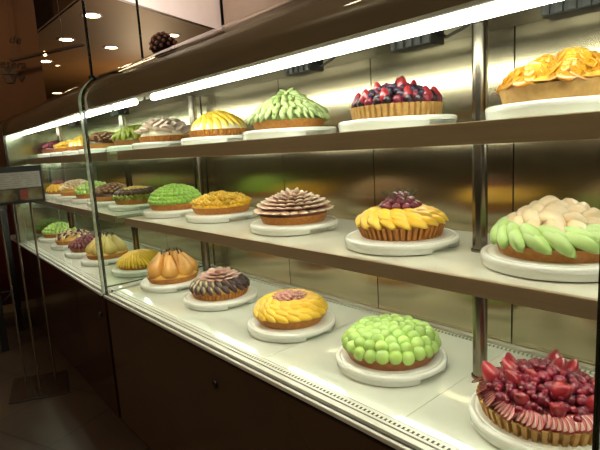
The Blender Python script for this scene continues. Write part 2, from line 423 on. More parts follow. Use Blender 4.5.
def display_case(label, x0, x1, panes, shelf_x, poles, tubes, tops, seams, tf, front, locks, end_left=None, partition=None):
    c = thing('display_case', label, 'display case', tuple(tf(Vector(((x0+x1)/2, 1.0, 0)))), 0)
    inv = Matrix.Translation(-Vector(c.location))
    f = lambda p: inv @ tf(p)
    def part(n, bm, m, par=c, sm=False): return obj(n, bm, m, par, sm)
    part('front_panel', box(bmesh.new(), x0, x1, .738, .764, .07, ZD-.018, f), front)
    for lx in locks:
        bm = lathe(bmesh.new(), [(0, 0), (.011, 0), (.013, .003), (.011, .007), (.004, .007), (.004, .005), (0, .005)], 20)
        bm.transform(inv @ (RL if tf is tfl else Matrix()) @ Matrix.Translation((lx, .738, .565)) @ Matrix.Rotation(PI/2, 4, 'X')); part('lock', bm, M['black'], c, True)
    part('plinth', box(bmesh.new(), x0, x1, .80, .84, 0, .07, f), M['plinth'])
    part('carcass', box(bmesh.new(), x0, x1, .84, YB+.05, .0, ZD-.05, f), M['plinth'])
    dxs = [x0]+seams+[x1]
    for a, b in zip(dxs, dxs[1:]):
        part('deck', box(bmesh.new(), a+.0007, b-.0007, .792, YB-.03, ZD-.03, ZD, f), M['deck'])
    part('deck_bed', box(bmesh.new(), x0, x1, .792, YB-.03, ZD-.045, ZD-.0305, f), M['bed'])
    part('front_vent', box(bmesh.new(), x0, x1, .7735, .7815, ZD-.03, ZD-.0005, f), M['vent'])
    part('vent_border', box(bmesh.new(), x0, x1, .782, .7915, ZD-.03, ZD-.001, f), M['trim_white'])
    part('vent_border', box(bmesh.new(), x0, x1, .7655, .773, ZD-.03, ZD-.001, f), M['trim_white'])
    part('rear_vent', box(bmesh.new(), x0, x1, YB-.03, YB-.022, ZD-.03, ZD+.004, f), M['vent_soft'])
    part('rear_trim', box(bmesh.new(), x0, x1, YB-.0215, YB-.002, ZD-.03, ZD+.012, f), M['trim'])
    part('front_trim', box(bmesh.new(), x0, x1, YF-.010, YF-.001, ZD-.017, ZD-.005, f, .002), M['trim_white'])
    part('glass_channel', box(bmesh.new(), x0, x1, YF, YF+.031, ZD-.0175, ZD-.012, f), M['gap'])
    part('inner_trim', box(bmesh.new(), x0, x1, YF+.0125, YF+.029, ZD-.0118, ZD-.004, f), M['trim_white'])
    # back wall of separate brushed panels with dark seams
    xs = [x0]+seams+[x1]
    for a, b in zip(xs, xs[1:]):
        part('back_panel', box(bmesh.new(), a+.002, b-.002, YB, YB+.012, ZD-.04, H+.362, f), M['steel'])
    part('back_frame', box(bmesh.new(), x0, x1, YB+.013, YB+.03, ZD-.04, H+.362, f), M['gap'])
    # shelves
    sx0, sx1 = shelf_x
    for zt, zb in ((ZM, H-.309), (ZT, H-.0155)):
        s = part('shelf', box(bmesh.new(), sx0, sx1, YS+.012, YB-.004, zt-.012, zt, f, .001), M['shelf'])
        r = part('shelf_rail', box(bmesh.new(), sx0, sx1, YS, YS+.0118, zb, zt+.001, f, .0015), M['rail'], s)
        part('shelf_tray', box(bmesh.new(), sx0, sx1, YS+.02, YB-.01, zt-.022, zt-.013, f), M['caseceil'], s)
        for a, b in tubes:
            bm = bmesh.new(); zz = zt-.022-.012
            tube(bm, f(Vector((a, 1.19, zz))), f(Vector((b, 1.19, zz))), .009, seg=14)
            part('shelf_light', bm, M['tube_dim'], s, True)
        part('added_light_shield', box(bmesh.new(), sx0+.02, sx1-.02, .898, .901, zt-.039, zt-.0225, f), M['rail'], s)  # unseen lip added to keep front tube light off the back wall
        part('added_light_shield', box(bmesh.new(), sx0+.02, sx1-.02, 1.204, 1.207, zt-.037, zt-.0225, f), M['rail'], s)  # second added lip, blocks the rear tube towards the back wall
        for q in (sx0+.0015, sx1-.0015): part('shelf_end', box(bmesh.new(), q-.0015, q+.0015, YS+.0121, YB-.004, zb, zt-.0125, f), M['rail'], s)
        bm = bmesh.new(); zz = zt-.022-.009
        tube(bm, f(Vector((sx0+.03, .886, zz))), f(Vector((sx1-.03, .886, zz))), .007, seg=14)
        part('front_shelf_light', bm, M['tube_front'], s, True)
    for px, py in poles:
        for za, zb in ((ZD, ZM-.013), (ZM, ZT-.013), (ZT, H+.272)):
            bm = bmesh.new(); tube(bm, f(Vector((px, py, za))), f(Vector((px, py, zb))), .0175 if py < 1.2 else .0205, seg=28)
            p = part('pole', bm, M['pole'], c, True)
            bm = bmesh.new(); tube(bm, f(Vector((px, py, za))), f(Vector((px, py, za+.006))), .021, seg=28); part('pole_collar', bm, M['pole'], p, True)
    # ceiling of the case, hood and top light
    part('case_ceiling', box(bmesh.new(), x0, x1, .87, YB-.001, H+.273, H+.285, f), M['caseceil'])
    part('ceiling_bracket', box(bmesh.new(), x0, x1, 1.02, 1.05, H+.252, H+.272, f, .003), M['caseceil'])
    hp = [(YF+.034, H+.206), (YF+.024, H+.210)]+[(y, z) for y, z in offset(GP, .022)[4:]]
    part('hood', ribbon(x0, x1, f, hp, .01), M['hood'], c, True)
    part('light_reflector', box(bmesh.new(), x0, x1, .868, .905, H+.236, H+.272, f), M['caseceil'])
    for a, b in tops:
        bm = bmesh.new()
        tube(bm, f(Vector((a, .868, H+.2165))), f(Vector((b, .868, H+.2165))), .0125, seg=16)
        part('tube_light', bm, M['tube'], c, True)
    # dark lamp holders under the case ceiling
    hx = x0+.53
    for i, hx in enumerate([v for v in (-.39, -.765, -1.19, -2.75, -3.6) if x0 < v < x1]):
        p = part('lamp_holder', box(bmesh.new(), hx-.06, hx+.06, 1.06, 1.12, H+.225, H+.272, f, .004), M['black'])
        bm = bmesh.new()
        for k in range(5): box(bm, hx-.056+k*.025, hx-.042+k*.025, 1.055, 1.0595, H+.228, H+.268, f)
        part('cooling_fin', bm, M['holder'], p)
        bm = bmesh.new(); pts = [(hx+.06, 1.09, H+.25), (hx+.09, 1.08, H+.235), (hx+.13, 1.08, H+.245), (hx+.17, 1.09, H+.268)]
        for a, b in zip(pts, pts[1:]): tube(bm, f(Vector(a)), f(Vector(b)), .004, seg=8)
        part('wire', bm, M['black'], p)
    # front glass in panes with their cut edges
    for a, b in panes:
        g = part('front_glass', pane(a, b, f), M['glass'], c, True)
        for e in (a, b):
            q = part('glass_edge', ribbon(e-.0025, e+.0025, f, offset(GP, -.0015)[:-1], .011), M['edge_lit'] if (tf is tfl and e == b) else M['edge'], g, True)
    if end_left is not None:
        poly = [(y, z) for y, z in offset(GP, .012)]+[(YB, H+.35), (YB, ZD-.01)]
        part('end_panel', prism(bmesh.new(), poly, end_left-.006, end_left, f), M['steel_end'])
    if partition is not None:
        poly = [(y, z) for y, z in offset(GP, .034)[:10]]+[(.86, H+.21), (YB-.005, H+.21), (YB-.005, ZD+.001), (.80, ZD+.001)]
        poly[0] = (YF+.034, ZD+.001); poly = [p for p in poly if True]
        pt = part('partition_glass', prism(bmesh.new(), [(YF+.034, ZD+.001)]+[(YF+.034, H+.21), (YB-.005, H+.21), (YB-.005, ZD+.001)], partition-.004, partition+.004, f), M['glass_green'])
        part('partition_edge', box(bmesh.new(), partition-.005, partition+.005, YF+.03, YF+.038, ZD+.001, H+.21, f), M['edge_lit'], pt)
        part('partition_foot', box(bmesh.new(), partition-.006, partition+.006, YF+.04, YB-.006, ZD+.0005, ZD+.004, f), M['edge'], pt)
    return c

TUBES_R = [(-.40, -.10), (-.955, -.665), (-1.485, -1.16), (-2.04, -1.72)]
display_case('long glass display case in the foreground with three tiers of fruit tarts', -2.20, .35, [(-2.195, -.2245), (-.2205, .345)],
             (-2.195, .345), [(-.596, 1.09), (-2.186, 1.25)], TUBES_R, [(-1.80, .34), (-2.185, -1.97)], [-2.07, -1.59, -1.105, -.62, -.135], ID, M['panel'], (-1.30,))
TUBES_L = [(-2.98, -2.70), (-3.45, -3.2), (-3.96, -3.74)]
display_case('farther left glass display case behind the seam, next to the menu stand', -4.74, -2.236, [(-4.24, -2.240), (-4.735, -4.25)],
             (-4.24, -2.33), [(-2.745, 1.095), (-3.855, 1.03)], TUBES_L, [(-3.75, -2.26), (-4.2, -3.85)], [-4.25, -3.77, -3.29, -2.81], tfl, M['panel_red_reflect'], (-2.32,), end_left=-4.235, partition=-2.30)

# two thin dark rods from the ceiling down to the case top
for (x, y, z, lb) in ((-2.225, .80, H+.338, 'thin dark rod rising from the glass seam of the display cases to the ceiling'),
                      (-2.42, 1.13, H+.378, 'thin dark rod rising beside the berry ornament to the ceiling')):
    bm = bmesh.new(); tube(bm, (0, 0, .006), (0, 0, ZHI-z), .0058, seg=12)
    o = obj('hanging_rod', bm, M['edge'], None, True, (x, y, z)); tag(o, lb, 'rod', 'rods on the case top')
    bm = bmesh.new(); tube(bm, (0, 0, 0), (0, 0, .012), .014, seg=16); obj('rod_foot', bm, M['edge'], o, True)

# ------------------------------------------------------------------ plates
def plate_bm():
    def mod(k, a, r, z):
        a = (a+PI) % (2*PI)-PI
        if k in (1, 2, 3) and math.radians(-20) < a < math.radians(17): return min(r, .126)
        return r
    prof = [(0, 0), (.138, 0), (.1475, .003), (.1495, .0165), (.150, .0170), (.150, .0235), (.1475, .0275), (.143, .0288), (.139, .0286), (.137, .0272), (.135, .0286), (.132, .0288), (0, .0288)]
    return lathe(bmesh.new(), prof, 96, mod)
PH = .0289
plate0 = obj('cake_plate', plate_bm(), M['china'], None, True)
used = []
def put_plate(x, y, z, label):
    o = plate0 if not used else plate0.copy()
    if used: COL.objects.link(o)
    used.append(1)
    o.location = (x, y, z); o.rotation_euler.z = 0
    tag(o, label, 'plate', 'white cake plates')

# ------------------------------------------------------------------ fruit meshes
MESH = {}
def keep(key, bm, mat, smooth=True):
    me = bpy.data.meshes.new(key); bmesh.ops.recalc_face_normals(bm, faces=bm.faces); bm.to_mesh(me); bm.free()
    for p in me.polygons: p.use_smooth = smooth
    me.materials.append(mat); MESH[key] = me; return me
def slice_bm(L, W, T, bend=.25, power=.65, ridge=1.0, seg=10, ring=10):
    """pointed fruit slice lying along +x, arched; ridge>1 makes a sharper back"""
    bm = bmesh.new(); rows = []
    for i in range(seg+1):
        t = i/seg; s = max(math.sin(PI*t), 0)**power
        x = (t-.5)*L; zc_ = -bend*L*(2*t-1)**2
        if s < 1e-4: rows.append([bm.verts.new((x, 0, zc_))]); continue
        row = []
        for k in range(ring):
            a = 2*PI*k/ring; cy, sz = math.cos(a), math.sin(a)
            z = T*s*(abs(sz)**ridge)*(1 if sz > 0 else -.35)
            row.append(bm.verts.new((x, W/2*s*cy, zc_+z)))
        rows.append(row)
    for A, B in zip(rows, rows[1:]):
        for k in range(ring):
            j = (k+1) % ring
            if len(A) == 1: bm.faces.new((A[0], B[k], B[j]))
            elif len(B) == 1: bm.faces.new((A[k], A[j], B[0]))
            else: bm.faces.new((A[k], A[j], B[j], B[k]))
    return bm
def ball_bm(r, u=14, v=10, sz=1.0):
    bm = bmesh.new()
    prof = [(r*math.sin(PI*i/v), -r*sz*math.cos(PI*i/v)) for i in range(v+1)]
    prof[0] = (0, prof[0][1]); prof[-1] = (0, prof[-1][1])
    return lathe(bm, prof, u)
def bumpy_bm(r, n=42, sz=1.1):
    bm = ball_bm(r, 22, 15, sz); pts = []
    for i in range(n):
        z = 1-2*(i+.5)/n; q = math.sqrt(1-z*z); a = i*2.39996; pts.append(Vector((q*math.cos(a), q*math.sin(a), z)))
    for v in bm.verts:
        d = Vector((v.co.x, v.co.y, v.co.z/sz)).normalized(); m = max(d.dot(p) for p in pts)
        v.co *= .80+.26*max(0, (m-.93)/.07)**.6
    return bm
def straw_bm(L=.036, r=.0145):
    prof = [(0, 0), (r*.75, .001), (r*.98, L*.14), (r, L*.3), (r*.86, L*.52), (r*.6, L*.75), (r*.3, L*.93), (0, L)]
    return lathe(bmesh.new(), prof, 16)
def pear_bm(L=.088, r=.031):
    prof = [(0, 0), (r*.6, .002), (r*.93, L*.14), (r, L*.28), (r*.92, L*.44), (r*.68, L*.62), (r*.45, L*.78), (r*.3, L*.92), (r*.16, L*.985), (0, L)]
    return lathe(bmesh.new(), prof, 18)
def rose_bm(R, hgt, rings=4, flare=.5, seed=1, wob=.12):
    rnd = random.Random(seed); bm = bmesh.new()
    for k in range(rings):
        rad = R*(k+.55)/rings; n = 3+k*2
        for j in range(n):
            a0 = 2*PI*(j+.37*k+rnd.random()*.3)/n; span = 2*PI/n*1.5; cols = 7; g = []
            hh = hgt*(1.0-(.62 if flare < 0 else .35)*(k/max(rings-1, 1))**1.15)*rnd.uniform(.92, 1.06)
            for side in (0, 1):
                gg = []
                for r_ in range(4):
                    v = r_/3; row = []
                    for c_ in range(cols):
                        u = c_/(cols-1); a = a0+(u-.5)*span
                        e = math.sin(PI*u)**.5 if 0 < u < 1 else .1
                        q = rad*(1.08-.22*v*v)+(u-.5)*R*.07+side*-.0022+wob*R/rings*math.sin(9*u+j)*v if flare < 0 else rad*.62+flare*R/rings*v*v*(k+.6)*.9 + (u-.5)*R*.09 + side*-.0022 + wob*R/rings*math.sin(9*u+j)*v
                        row.append(bm.verts.new((q*math.cos(a), q*math.sin(a), hh*v*(.80+.20*e))))
                    gg.append(row)
                for A, B in zip(gg, gg[1:]):
                    for c_ in range(cols-1): bm.faces.new((A[c_], A[c_+1], B[c_+1], B[c_]))
                g.append(gg)
            A, B = g
            for c_ in range(cols-1): bm.faces.new((A[3][c_], A[3][c_+1], B[3][c_+1], B[3][c_]))
            for r_ in range(3):
                bm.faces.new((A[r_][0], A[r_+1][0], B[r_+1][0], B[r_][0])); bm.faces.new((A[r_][-1], A[r_+1][-1], B[r_+1][-1], B[r_][-1]))
    return bm
def slice_rose_bm(R, seed=1, T=.004):
    """a rose laid from thin fruit slices standing around a centre"""
    rnd = random.Random(seed); bm = bmesh.new()
    for n, r, z, lean, L in ((3, .10, .62, 1.45, .62), (5, .30, .52, 1.2, .85), (7, .55, .36, .95, .98), (9, .80, .18, .68, 1.0)):
        for i in range(n):
            a = 2*PI*(i+.3*n+rnd.uniform(-.1, .1))/n
            b2 = slice_bm(L*R, .62*R, T, -.02, .45, 1, 10, 10)
            for v in b2.verts: v.co.y += -.9*v.co.x*v.co.x/R*.9       # curl round the centre
            b2.transform(Matrix.Translation((r*R*math.cos(a), r*R*math.sin(a), z*R)) @ Matrix.Rotation(a-PI/2, 4, 'Z') @ Matrix.Rotation(-lean+rnd.uniform(-.12, .12), 4, 'X'))
            me = bpy.data.meshes.new('tmp'); b2.to_mesh(me); b2.free(); bm.from_mesh(me); bpy.data.meshes.remove(me)
    return bm
def fan_bm():
    bm = bmesh.new()
    for k in range(7):
        a = (k-3)*.13; b2 = slice_bm(.036, .022, .0016, 0, .5, 1, 8, 12)
        for fc in b2.faces:
            c = fc.calc_center_median(); u = abs(c.x)/.018; w = abs(c.y)/(.011*max(math.sqrt(max(1-u*u, 0)), .2))
            fc.material_index = 1 if (w > .72 or u > .82) else (0 if w < .34 else 2)
        mtx = Matrix.Translation((math.sin(a)*.02, (k-3)*.0085, k*.0011)) @ Matrix.Rotation(a, 4, 'Z') @ Matrix.Rotation(.25, 4, 'Y') @ Matrix.Rotation(.62, 4, 'X')
        b2.transform(mtx); me = bpy.data.meshes.new('tmp'); b2.to_mesh(me); b2.free(); bm.from_mesh(me); bpy.data.meshes.remove(me)
    return bm
def heap_bm(r, n=9, seed=3):
    """a ruffled curl: small upright petals around a centre"""
    return rose_bm(r, r*.9, 3, .7, seed, .3)

keep('mango_long', slice_bm(.075, .026, .010, .10, .55), M['mango'])
keep('mango_wide', slice_bm(.066, .032, .009, .12, .5), M['mango'])
keep('mango_drape', slice_bm(.095, .026, .011, .14, .55), M['mango_pale'])
keep('mango_fine', slice_bm(.075, .016, .007, .10, .5), M['amber_fine'] if 'amber_fine' in M else M['mango'])
keep('melon_long', slice_bm(.072, .028, .015, .08, .55, 1.5), M['melon'])
keep('melon_heap', slice_bm(.060, .021, .013, .10, .6, 1.3), M['melon_pale'])
keep('peach_chunk', slice_bm(.058, .030, .017, .16, .5, 1.35), M['peach'])
keep('pink_slice', slice_bm(.056, .027, .010, .05, .5, 1.3), M['pinkwhite'])
keep('fig_petal', slice_bm(.058, .036, .008, -.05, .8, 1.2), M['fig'])
keep('fig_rose', slice_bm(.034, .015, .007, .05, .6, 1.2), M['fig_rose'])
keep('fig_wide', slice_bm(.050, .034, .006, -.06, .45, 1.2), M['fig_pale'])
keep('fig_dark', slice_bm(.052, .026, .013, .10, .5, 1.0), M['fig_dark'])
keep('fig_brown', slice_bm(.042, .024, .012, .06, .6, 1.2), M['fig_brown'])
keep('choco_piece', slice_bm(.040, .022, .012, .08, .5), M['choco'])
keep('cream_piece', slice_bm(.040, .022, .010, .08, .5), M['peach'])
keep('olive_piece', slice_bm(.044, .026, .014, .10, .5), M['olive'])
keep('dark_petal', slice_bm(.040, .020, .010, .06, .55), M['dkred'])
keep('amber_flat', slice_bm(.050, .024, .005, .02, .4), M['amber'])
keep('lime_half', ball_bm(.0135, 12, 8, .8), M['lime'])
keep('grape', ball_bm(.0157, 18, 12, 1.03), M['grape'])
keep('small_grape', ball_bm(.014, 12, 8), M['grape'])
keep('cherry', ball_bm(.0125, 14, 10), M['cherry'])
keep('blueberry', ball_bm(.0085, 12, 8, .9), M['blue'])
keep('currant', ball_bm(.0065, 10, 7), M['currant'])
keep('small_berry', ball_bm(.0095, 12, 8), M['currant'])
keep('blackberry', bumpy_bm(.0115), M['blackb'])
keep('raspberry', bumpy_bm(.0105), M['rasp'])
keep('strawberry', straw_bm(), M['straw'])
keep('pear', pear_bm(), M['pear']); keep('pear_pale', pear_bm(), M['pear_pale'])
bm = tube(bmesh.new(), (0, 0, .084), (.002, .001, .100), .0022, .0028, 8); keep('pear_stem', bm, M['stem'])
bm = tube(bmesh.new(), (0, 0, .010), (.006, .004, .032), .0007, .0009, 6); keep('cherry_stem', bm, M['stem'])
bm = bmesh.new()
for k in range(6):
    a = k*1.05; e = Vector((.012*math.cos(a), .012*math.sin(a), .018+.006*math.sin(k*2.1)))
    tube(bm, (0, 0, 0), e, .0006, .0004, 5); b2 = ball_bm(.0018, 6, 4); b2.transform(Matrix.Translation(e)); me = bpy.data.meshes.new('t'); b2.to_mesh(me); b2.free(); bm.from_mesh(me); bpy.data.meshes.remove(me)
keep('herb_sprig', bm, M['herb'])
keep('peach_rose', slice_rose_bm(.047, 4), M['amber']); keep('peach_rose_b', slice_rose_bm(.047, 9), M['amber'])
keep('mango_curl', rose_bm(.032, .034, 4, .5, 5, .45), M['mango_rose']); keep('mango_curl_b', rose_bm(.032, .034, 4, .5, 12, .45), M['mango_rose'])
keep('strawberry_fan', fan_bm(), M['straw_pale']); MESH['strawberry_fan'].materials.append(M['straw']); MESH['strawberry_fan'].materials.append(M['straw_mid'])

def crust(t, kind, rb, rt, h, mat, fill, dome, fill_mat):
    if kind == 'fluted':
        N = 46
        mod = lambda k, a, r, z: r*(1-(.075 if k in (1, 2, 3) and (a*N/(2*PI)+.01) % 1 < .36 else 0))
        seg = N*8
    else:
        mod = lambda k, a, r, z: r*(1+.006*math.sin(23*a)*(k in (2, 3))); seg = 92
    prof = [(0, 0), (rb, 0), (rb+(rt-rb)*.5, h*.5), (rt, h), (rt-.006, h), (rt-.008, h-.006), (0, h-.006)]
    c = obj('crust', lathe(bmesh.new(), prof, seg, mod), mat, t, True)
    r = rt-.009
    pf = [(0, h-.0055), (r, h-.0055)]+[(r*math.cos(PI/2*i/8), h-.004+dome*math.sin(PI/2*i/8)) for i in range(0, 8)]+[(0, h-.004+dome)]
    obj('filling', lathe(bmesh.new(), pf, 48), fill_mat, t, True)
RND = random.Random(3)
def piece(t, name, key, loc, rz=0, tilt=0, roll=0, sc=1.0, jit=1.0):
    o = bpy.data.objects.new(name, MESH[key])
    j = .12*jit
    m = Matrix.Rotation(rz+RND.uniform(-j, j), 4, 'Z') @ Matrix.Rotation(tilt+RND.uniform(-j, j)*.6, 4, 'Y') @ Matrix.Rotation(roll+RND.uniform(-j, j), 4, 'X')
    o.rotation_euler = m.to_euler(); o.location = loc
    s = sc*RND.uniform(1-.07*jit, 1+.07*jit); o.scale = (s, s, s)
    link(o, t); return o
def ring(t, name, key, n, r, z, twist=0, tilt=.4, roll=0, sc=1.0, ph=0, jit=1.0, skip=None, dz=.0):
    for i in range(n):
        a = 2*PI*(i+ph)/n
        if skip and skip(a): continue
        piece(t, name, key, (r*math.cos(a), r*math.sin(a), z+dz*RND.uniform(-1, 1)), a+twist, tilt, roll, sc, jit)
def scatter(t, name, key, n, R, h0, hd, tilt=.4, twist=0, sc=1.0, start=0, up=None, rnd=0, roll=0):
    for i in range(n):
        q = (i+.5+start)/n
        if q > 1: q -= 1
        r = R*math.sqrt(q); a = i*2.39996+start
        z = h0+hd*(1-(r/R)**2)
        piece(t, name, key, (r*math.cos(a), r*math.sin(a), z), a+twist+RND.uniform(-rnd, rnd), tilt*(.4+r/R) if up is None else up, roll, sc)

TL = []
def tart(name, label, plate_label, x, y, z, rz=0, left=False):
    p = Vector((x, y, 0))
    put_plate(p.x, p.y, z, plate_label)
    return thing(name, label, 'fruit tart', (p.x, p.y, z+PH), rz, 'fruit tarts in the display case')

# ---- lower tier ---------------------------------------------------
def b_berry(t):
    crust(t, 'fluted', .124, .134, .030, M['crust_pale'], None, .035, M['dkred'])
    for i in range(16): piece(t, 'strawberry_fan', 'strawberry_fan', (.117*math.cos(i*PI/8), .117*math.sin(i*PI/8), .040), i*PI/8, .30, 0, 1.0)
    for i, (r, a) in enumerate([(.096, -2.75), (.090, -1.7), (.096, -1.05), (.062, -2.3), (.055, -.9), (.03, -2.0), (.10, 2.6), (.08, 1.7), (.05, .9), (.085, .35), (.02, .9), (.06, -2.9), (.098, -.35)]):
        z = .036+.042*(1-(r/.13)**2); piece(t, 'strawberry', 'strawberry', (r*math.cos(a), r*math.sin(a), z), a, .75, 0, 1.1, 2.5)
    scatter(t, 'raspberry', 'raspberry', 44, .108, .046, .042, sc=1.15, rnd=3)
    scatter(t, 'red_berry', 'small_berry', 66, .112, .046, .040, rnd=3, start=.3)
    scatter(t, 'red_currant', 'currant', 70, .110, .053, .042, rnd=3, start=.63)
def b_grape(t):
    crust(t, 'plain', .115, .126, .026, M['crust_dk'], None, .024, M['custard'])
    for n, r, z, ph in ((23, .116, .036, 0), (20, .102, .053, .5), (15, .080, .062, .2), (11, .056, .067, .6), (6, .031, .070, .3), (2, .011, .072, 0)):
        ring(t, 'grape', 'grape', n, r, z, 0, 0, 0, 1.14, ph, .8, dz=.004)
def b_mango_fig(t):
    crust(t, 'plain', .105, .124, .030, M['crust'], None, .045, M['custard'])
    ring(t, 'mango_slice', 'mango_long', 20, .112, .042, 1.25, .12, .75, 1.05)
    ring(t, 'mango_slice', 'mango_long', 18, .103, .054, 1.25, .12, .65, 1.05, .5)
    ring(t, 'mango_slice', 'mango_long', 16, .089, .065, 1.25, .10, .5, 1.05, .2)
    ring(t, 'mango_slice', 'mango_long', 13, .070, .073, 1.25, .08, .4, 1.0, .6)
    scatter(t, 'fig_slice', 'fig_rose', 46, .052, .072, .014, tilt=-.3, rnd=1.2, up=-.55)
def b_fig_dark(t):
    crust(t, 'fluted', .108, .120, .026, M['crust'], None, .040, M['custard'])
    ring(t, 'dark_fig_slice', 'fig_dark', 22, .106, .042, .5, .70, .5, 1.0)
    ring(t, 'dark_fig_slice', 'fig_dark', 20, .088, .058, .5, .55, .5, 1.0, .5)
    ring(t, 'fig_petal', 'fig_wide', 12, .066, .070, 0, -.12, 0, 1.0)
    ring(t, 'fig_petal', 'fig_wide', 10, .050, .078, 0, -.25, 0, 1.0, .5)
    ring(t, 'fig_petal', 'fig_wide', 7, .032, .084, 0, -.45, 0, 1.0, .2)
    ring(t, 'fig_petal', 'fig_wide', 4, .012, .088, 0, -.8, 0, .9, .2)
def b_pear(t, key='pear', col='pear'):
    crust(t, 'plain', .108, .118, .024, M['crust'], None, .030, M['custard'])
    for i in range(7):
        a = 2*PI*i/7+.2
        p = piece(t, 'pear', key, (.092*math.cos(a), .092*math.sin(a), .018), a, -.42, 0, 1.28, .5)
        s = bpy.data.objects.new('stem', MESH['pear_stem']); link(s, p)
    for i in range(3):
        a = 2*PI*i/3+.7
        p = piece(t, 'pear', key, (.034*math.cos(a), .034*math.sin(a), .028), a, -.18, 0, 1.15, .5)
        s = bpy.data.objects.new('stem', MESH['pear_stem']); link(s, p)
def b_pear_pale(t): b_pear(t, 'pear_pale')
def b_amber(t):
    crust(t, 'plain', .108, .118, .024, M['crust'], None, .045, M['custard'])
    ring(t, 'mango_slice', 'mango_fine', 40, .102, .040, .5, .75, .4, 1.0)
    ring(t, 'mango_slice', 'mango_fine', 34, .084, .056, .5, .5, .4, 1.0, .5)
    ring(t, 'mango_slice', 'mango_fine', 24, .058, .068, .5, .35, .4, 1.0, .3)
    ring(t, 'mango_slice', 'mango_fine', 14, .030, .074, .5, .15, .4, 1.0, .3)
def b_dark_red(t):
    crust(t, 'plain', .108, .118, .024, M['crust_dk'], None, .045, M['choco'])
    for n, r, z, tl in ((26, .110, .038, .8), (22, .092, .055, .5), (17, .068, .068, .3), (10, .040, .078, .1), (4, .015, .083, -.3)):
        ring(t, 'dark_red_slice', 'dark_petal', n, r, z, .3, tl, .3, 1.05)
def b_mixed(t):
    crust(t, 'plain', .108, .120, .026, M['crust'], None, .045, M['custard'])
    scatter(t, 'brown_fruit_piece', 'choco_piece', 26, .112, .045, .040, tilt=.5, rnd=1.5)
    scatter(t, 'pale_fruit_piece', 'cream_piece', 30, .114, .043, .042, tilt=.5, rnd=1.5, start=.4)
    ring(t, 'green_grape', 'small_grape', 3, .02, .088)
def b_green_small(t):
    crust(t, 'plain', .108, .118, .026, M['crust'], None, .035, M['custard'])
    for n, r, z, ph in ((24, .108, .040, 0), (19, .090, .060, .5), (14, .066, .074, .2), (8, .040, .084, .6), (3, .016, .090, .3)):
        ring(t, 'grape', 'small_grape', n, r, z, 0, 0, 0, 1.03, ph, .8, dz=.004)
# ---- middle tier --------------------------------------------------
def m_peach_melon(t):
    crust(t, 'plain', .112, .120, .026, M['crust'], None, .050, M['custard'])
    ring(t, 'melon_slice', 'melon_long', 18, .112, .040, 1.05, .42, .6, 1.18)
    ring(t, 'melon_slice', 'melon_long', 15, .100, .052, 1.0, .30, .5, 1.15, .5)
    ring(t, 'peach_slice', 'peach_chunk', 13, .082, .062, .85, .40, .5, 1.0, 0, 2)
    ring(t, 'peach_slice', 'peach_chunk', 10, .064, .076, 1.0, .25, .4, 1.0, .5, 2.5)
    ring(t, 'peach_slice', 'peach_chunk', 7, .042, .087, 1.1, .05, .3, 1.0, .3, 3)
    ring(t, 'peach_slice', 'peach_chunk', 3, .018, .095, 1.3, -.2, .3, 1.0, .3, 3)
def m_mango_cherry(t):
    crust(t, 'fluted', .104, .118, .034, M['crust'], None, .030, M['custard'])
    ring(t, 'mango_slice', 'mango_wide', 19, .104, .047, 1.1, .28, .45, 1.02)
    ring(t, 'mango_slice', 'mango_wide', 16, .088, .058, 1.1, .2, .4, 1.02, .5)
    ring(t, 'mango_slice', 'mango_wide', 12, .066, .066, 1.1, .12, .3, 1.02, .2)
    for n, r, z in ((11, .044, .076), (8, .028, .088), (4, .014, .099)):
        ring(t, 'cherry', 'cherry', n, r, z, 0, 0, 0, 1.05, .3*n)
    for i in range(7): piece(t, 'cherry_stem', 'cherry_stem', (.03*math.cos(i*.9), .03*math.sin(i*.9), .088), i*.9, .3)
    for i in range(5): piece(t, 'herb_sprig', 'herb_sprig', (.032*math.cos(i*1.25+.5), .032*math.sin(i*1.25+.5), .095), i*1.7, .25)
def m_fig(t):
    crust(t, 'plain', .105, .116, .026, M['crust'], None, .045, M['fig_fill'])
    for n, r, z, tl, ph in ((24, .110, .037, .02, 0), (23, .099, .050, -.20, .5), (20, .084, .059, -.28, .2), (16, .067, .067, -.36, .6), (12, .049, .074, -.45, .3), (8, .030, .080, -.62, 0), (4, .012, .084, -.95, 0)):
        ring(t, 'fig_slice', 'fig_petal', n, r, z, 0, tl, 0, 1.0, ph, .9)
def m_curls(t):
    crust(t, 'plain', .110, .122, .026, M['crust'], None, .026, M['custard'])
    ring(t, 'mango_slice', 'mango_wide', 20, .106, .032, 1.45, .05, .35, .9)
    for n, r, z, sc in ((13, .098, .026, .95), (9, .066, .038, 1.05), (4, .030, .046, 1.05), (1, 0, .050, 1.0)):
        for i in range(n):
            a = 2*PI*(i+.3)/n; piece(t, 'mango_curl', 'mango_curl' if i % 2 else 'mango_curl_b', (r*math.cos(a), r*math.sin(a), z), a*3, 0, 0, sc)
def m_lime(t):
    crust(t, 'plain', .110, .118, .026, M['crust'], None, .060, M['lime'])
    for n, r, z in ((34, .112, .038), (32, .106, .052), (28, .096, .066), (24, .082, .078), (19, .065, .087), (13, .045, .094), (8, .026, .098), (3, .01, .100)):
        ring(t, 'grape_half', 'lime_half', n, r, z, 0, .5, 0, 1.0, .5*(n % 3), 1.0, dz=.002)
def m_brown_yellow(t):
    crust(t, 'plain', .106, .116, .024, M['crust'], None, .045, M['custard'])
    ring(t, 'green_fruit_piece', 'olive_piece', 26, .106, .038, .7, .55, .3, 1.0)
    ring(t, 'brown_fruit_piece', 'choco_piece', 26, .098, .056, .7, .3, .3, 1.15)
    ring(t, 'brown_fruit_piece', 'choco_piece', 20, .078, .066, .7, .2, .3, 1.1, .5)
    ring(t, 'mango_slice', 'mango_fine', 20, .056, .076, .8, .25, .3, .75)
    ring(t, 'mango_slice', 'mango_fine', 12, .030, .082, .8, .1, .3, .7)
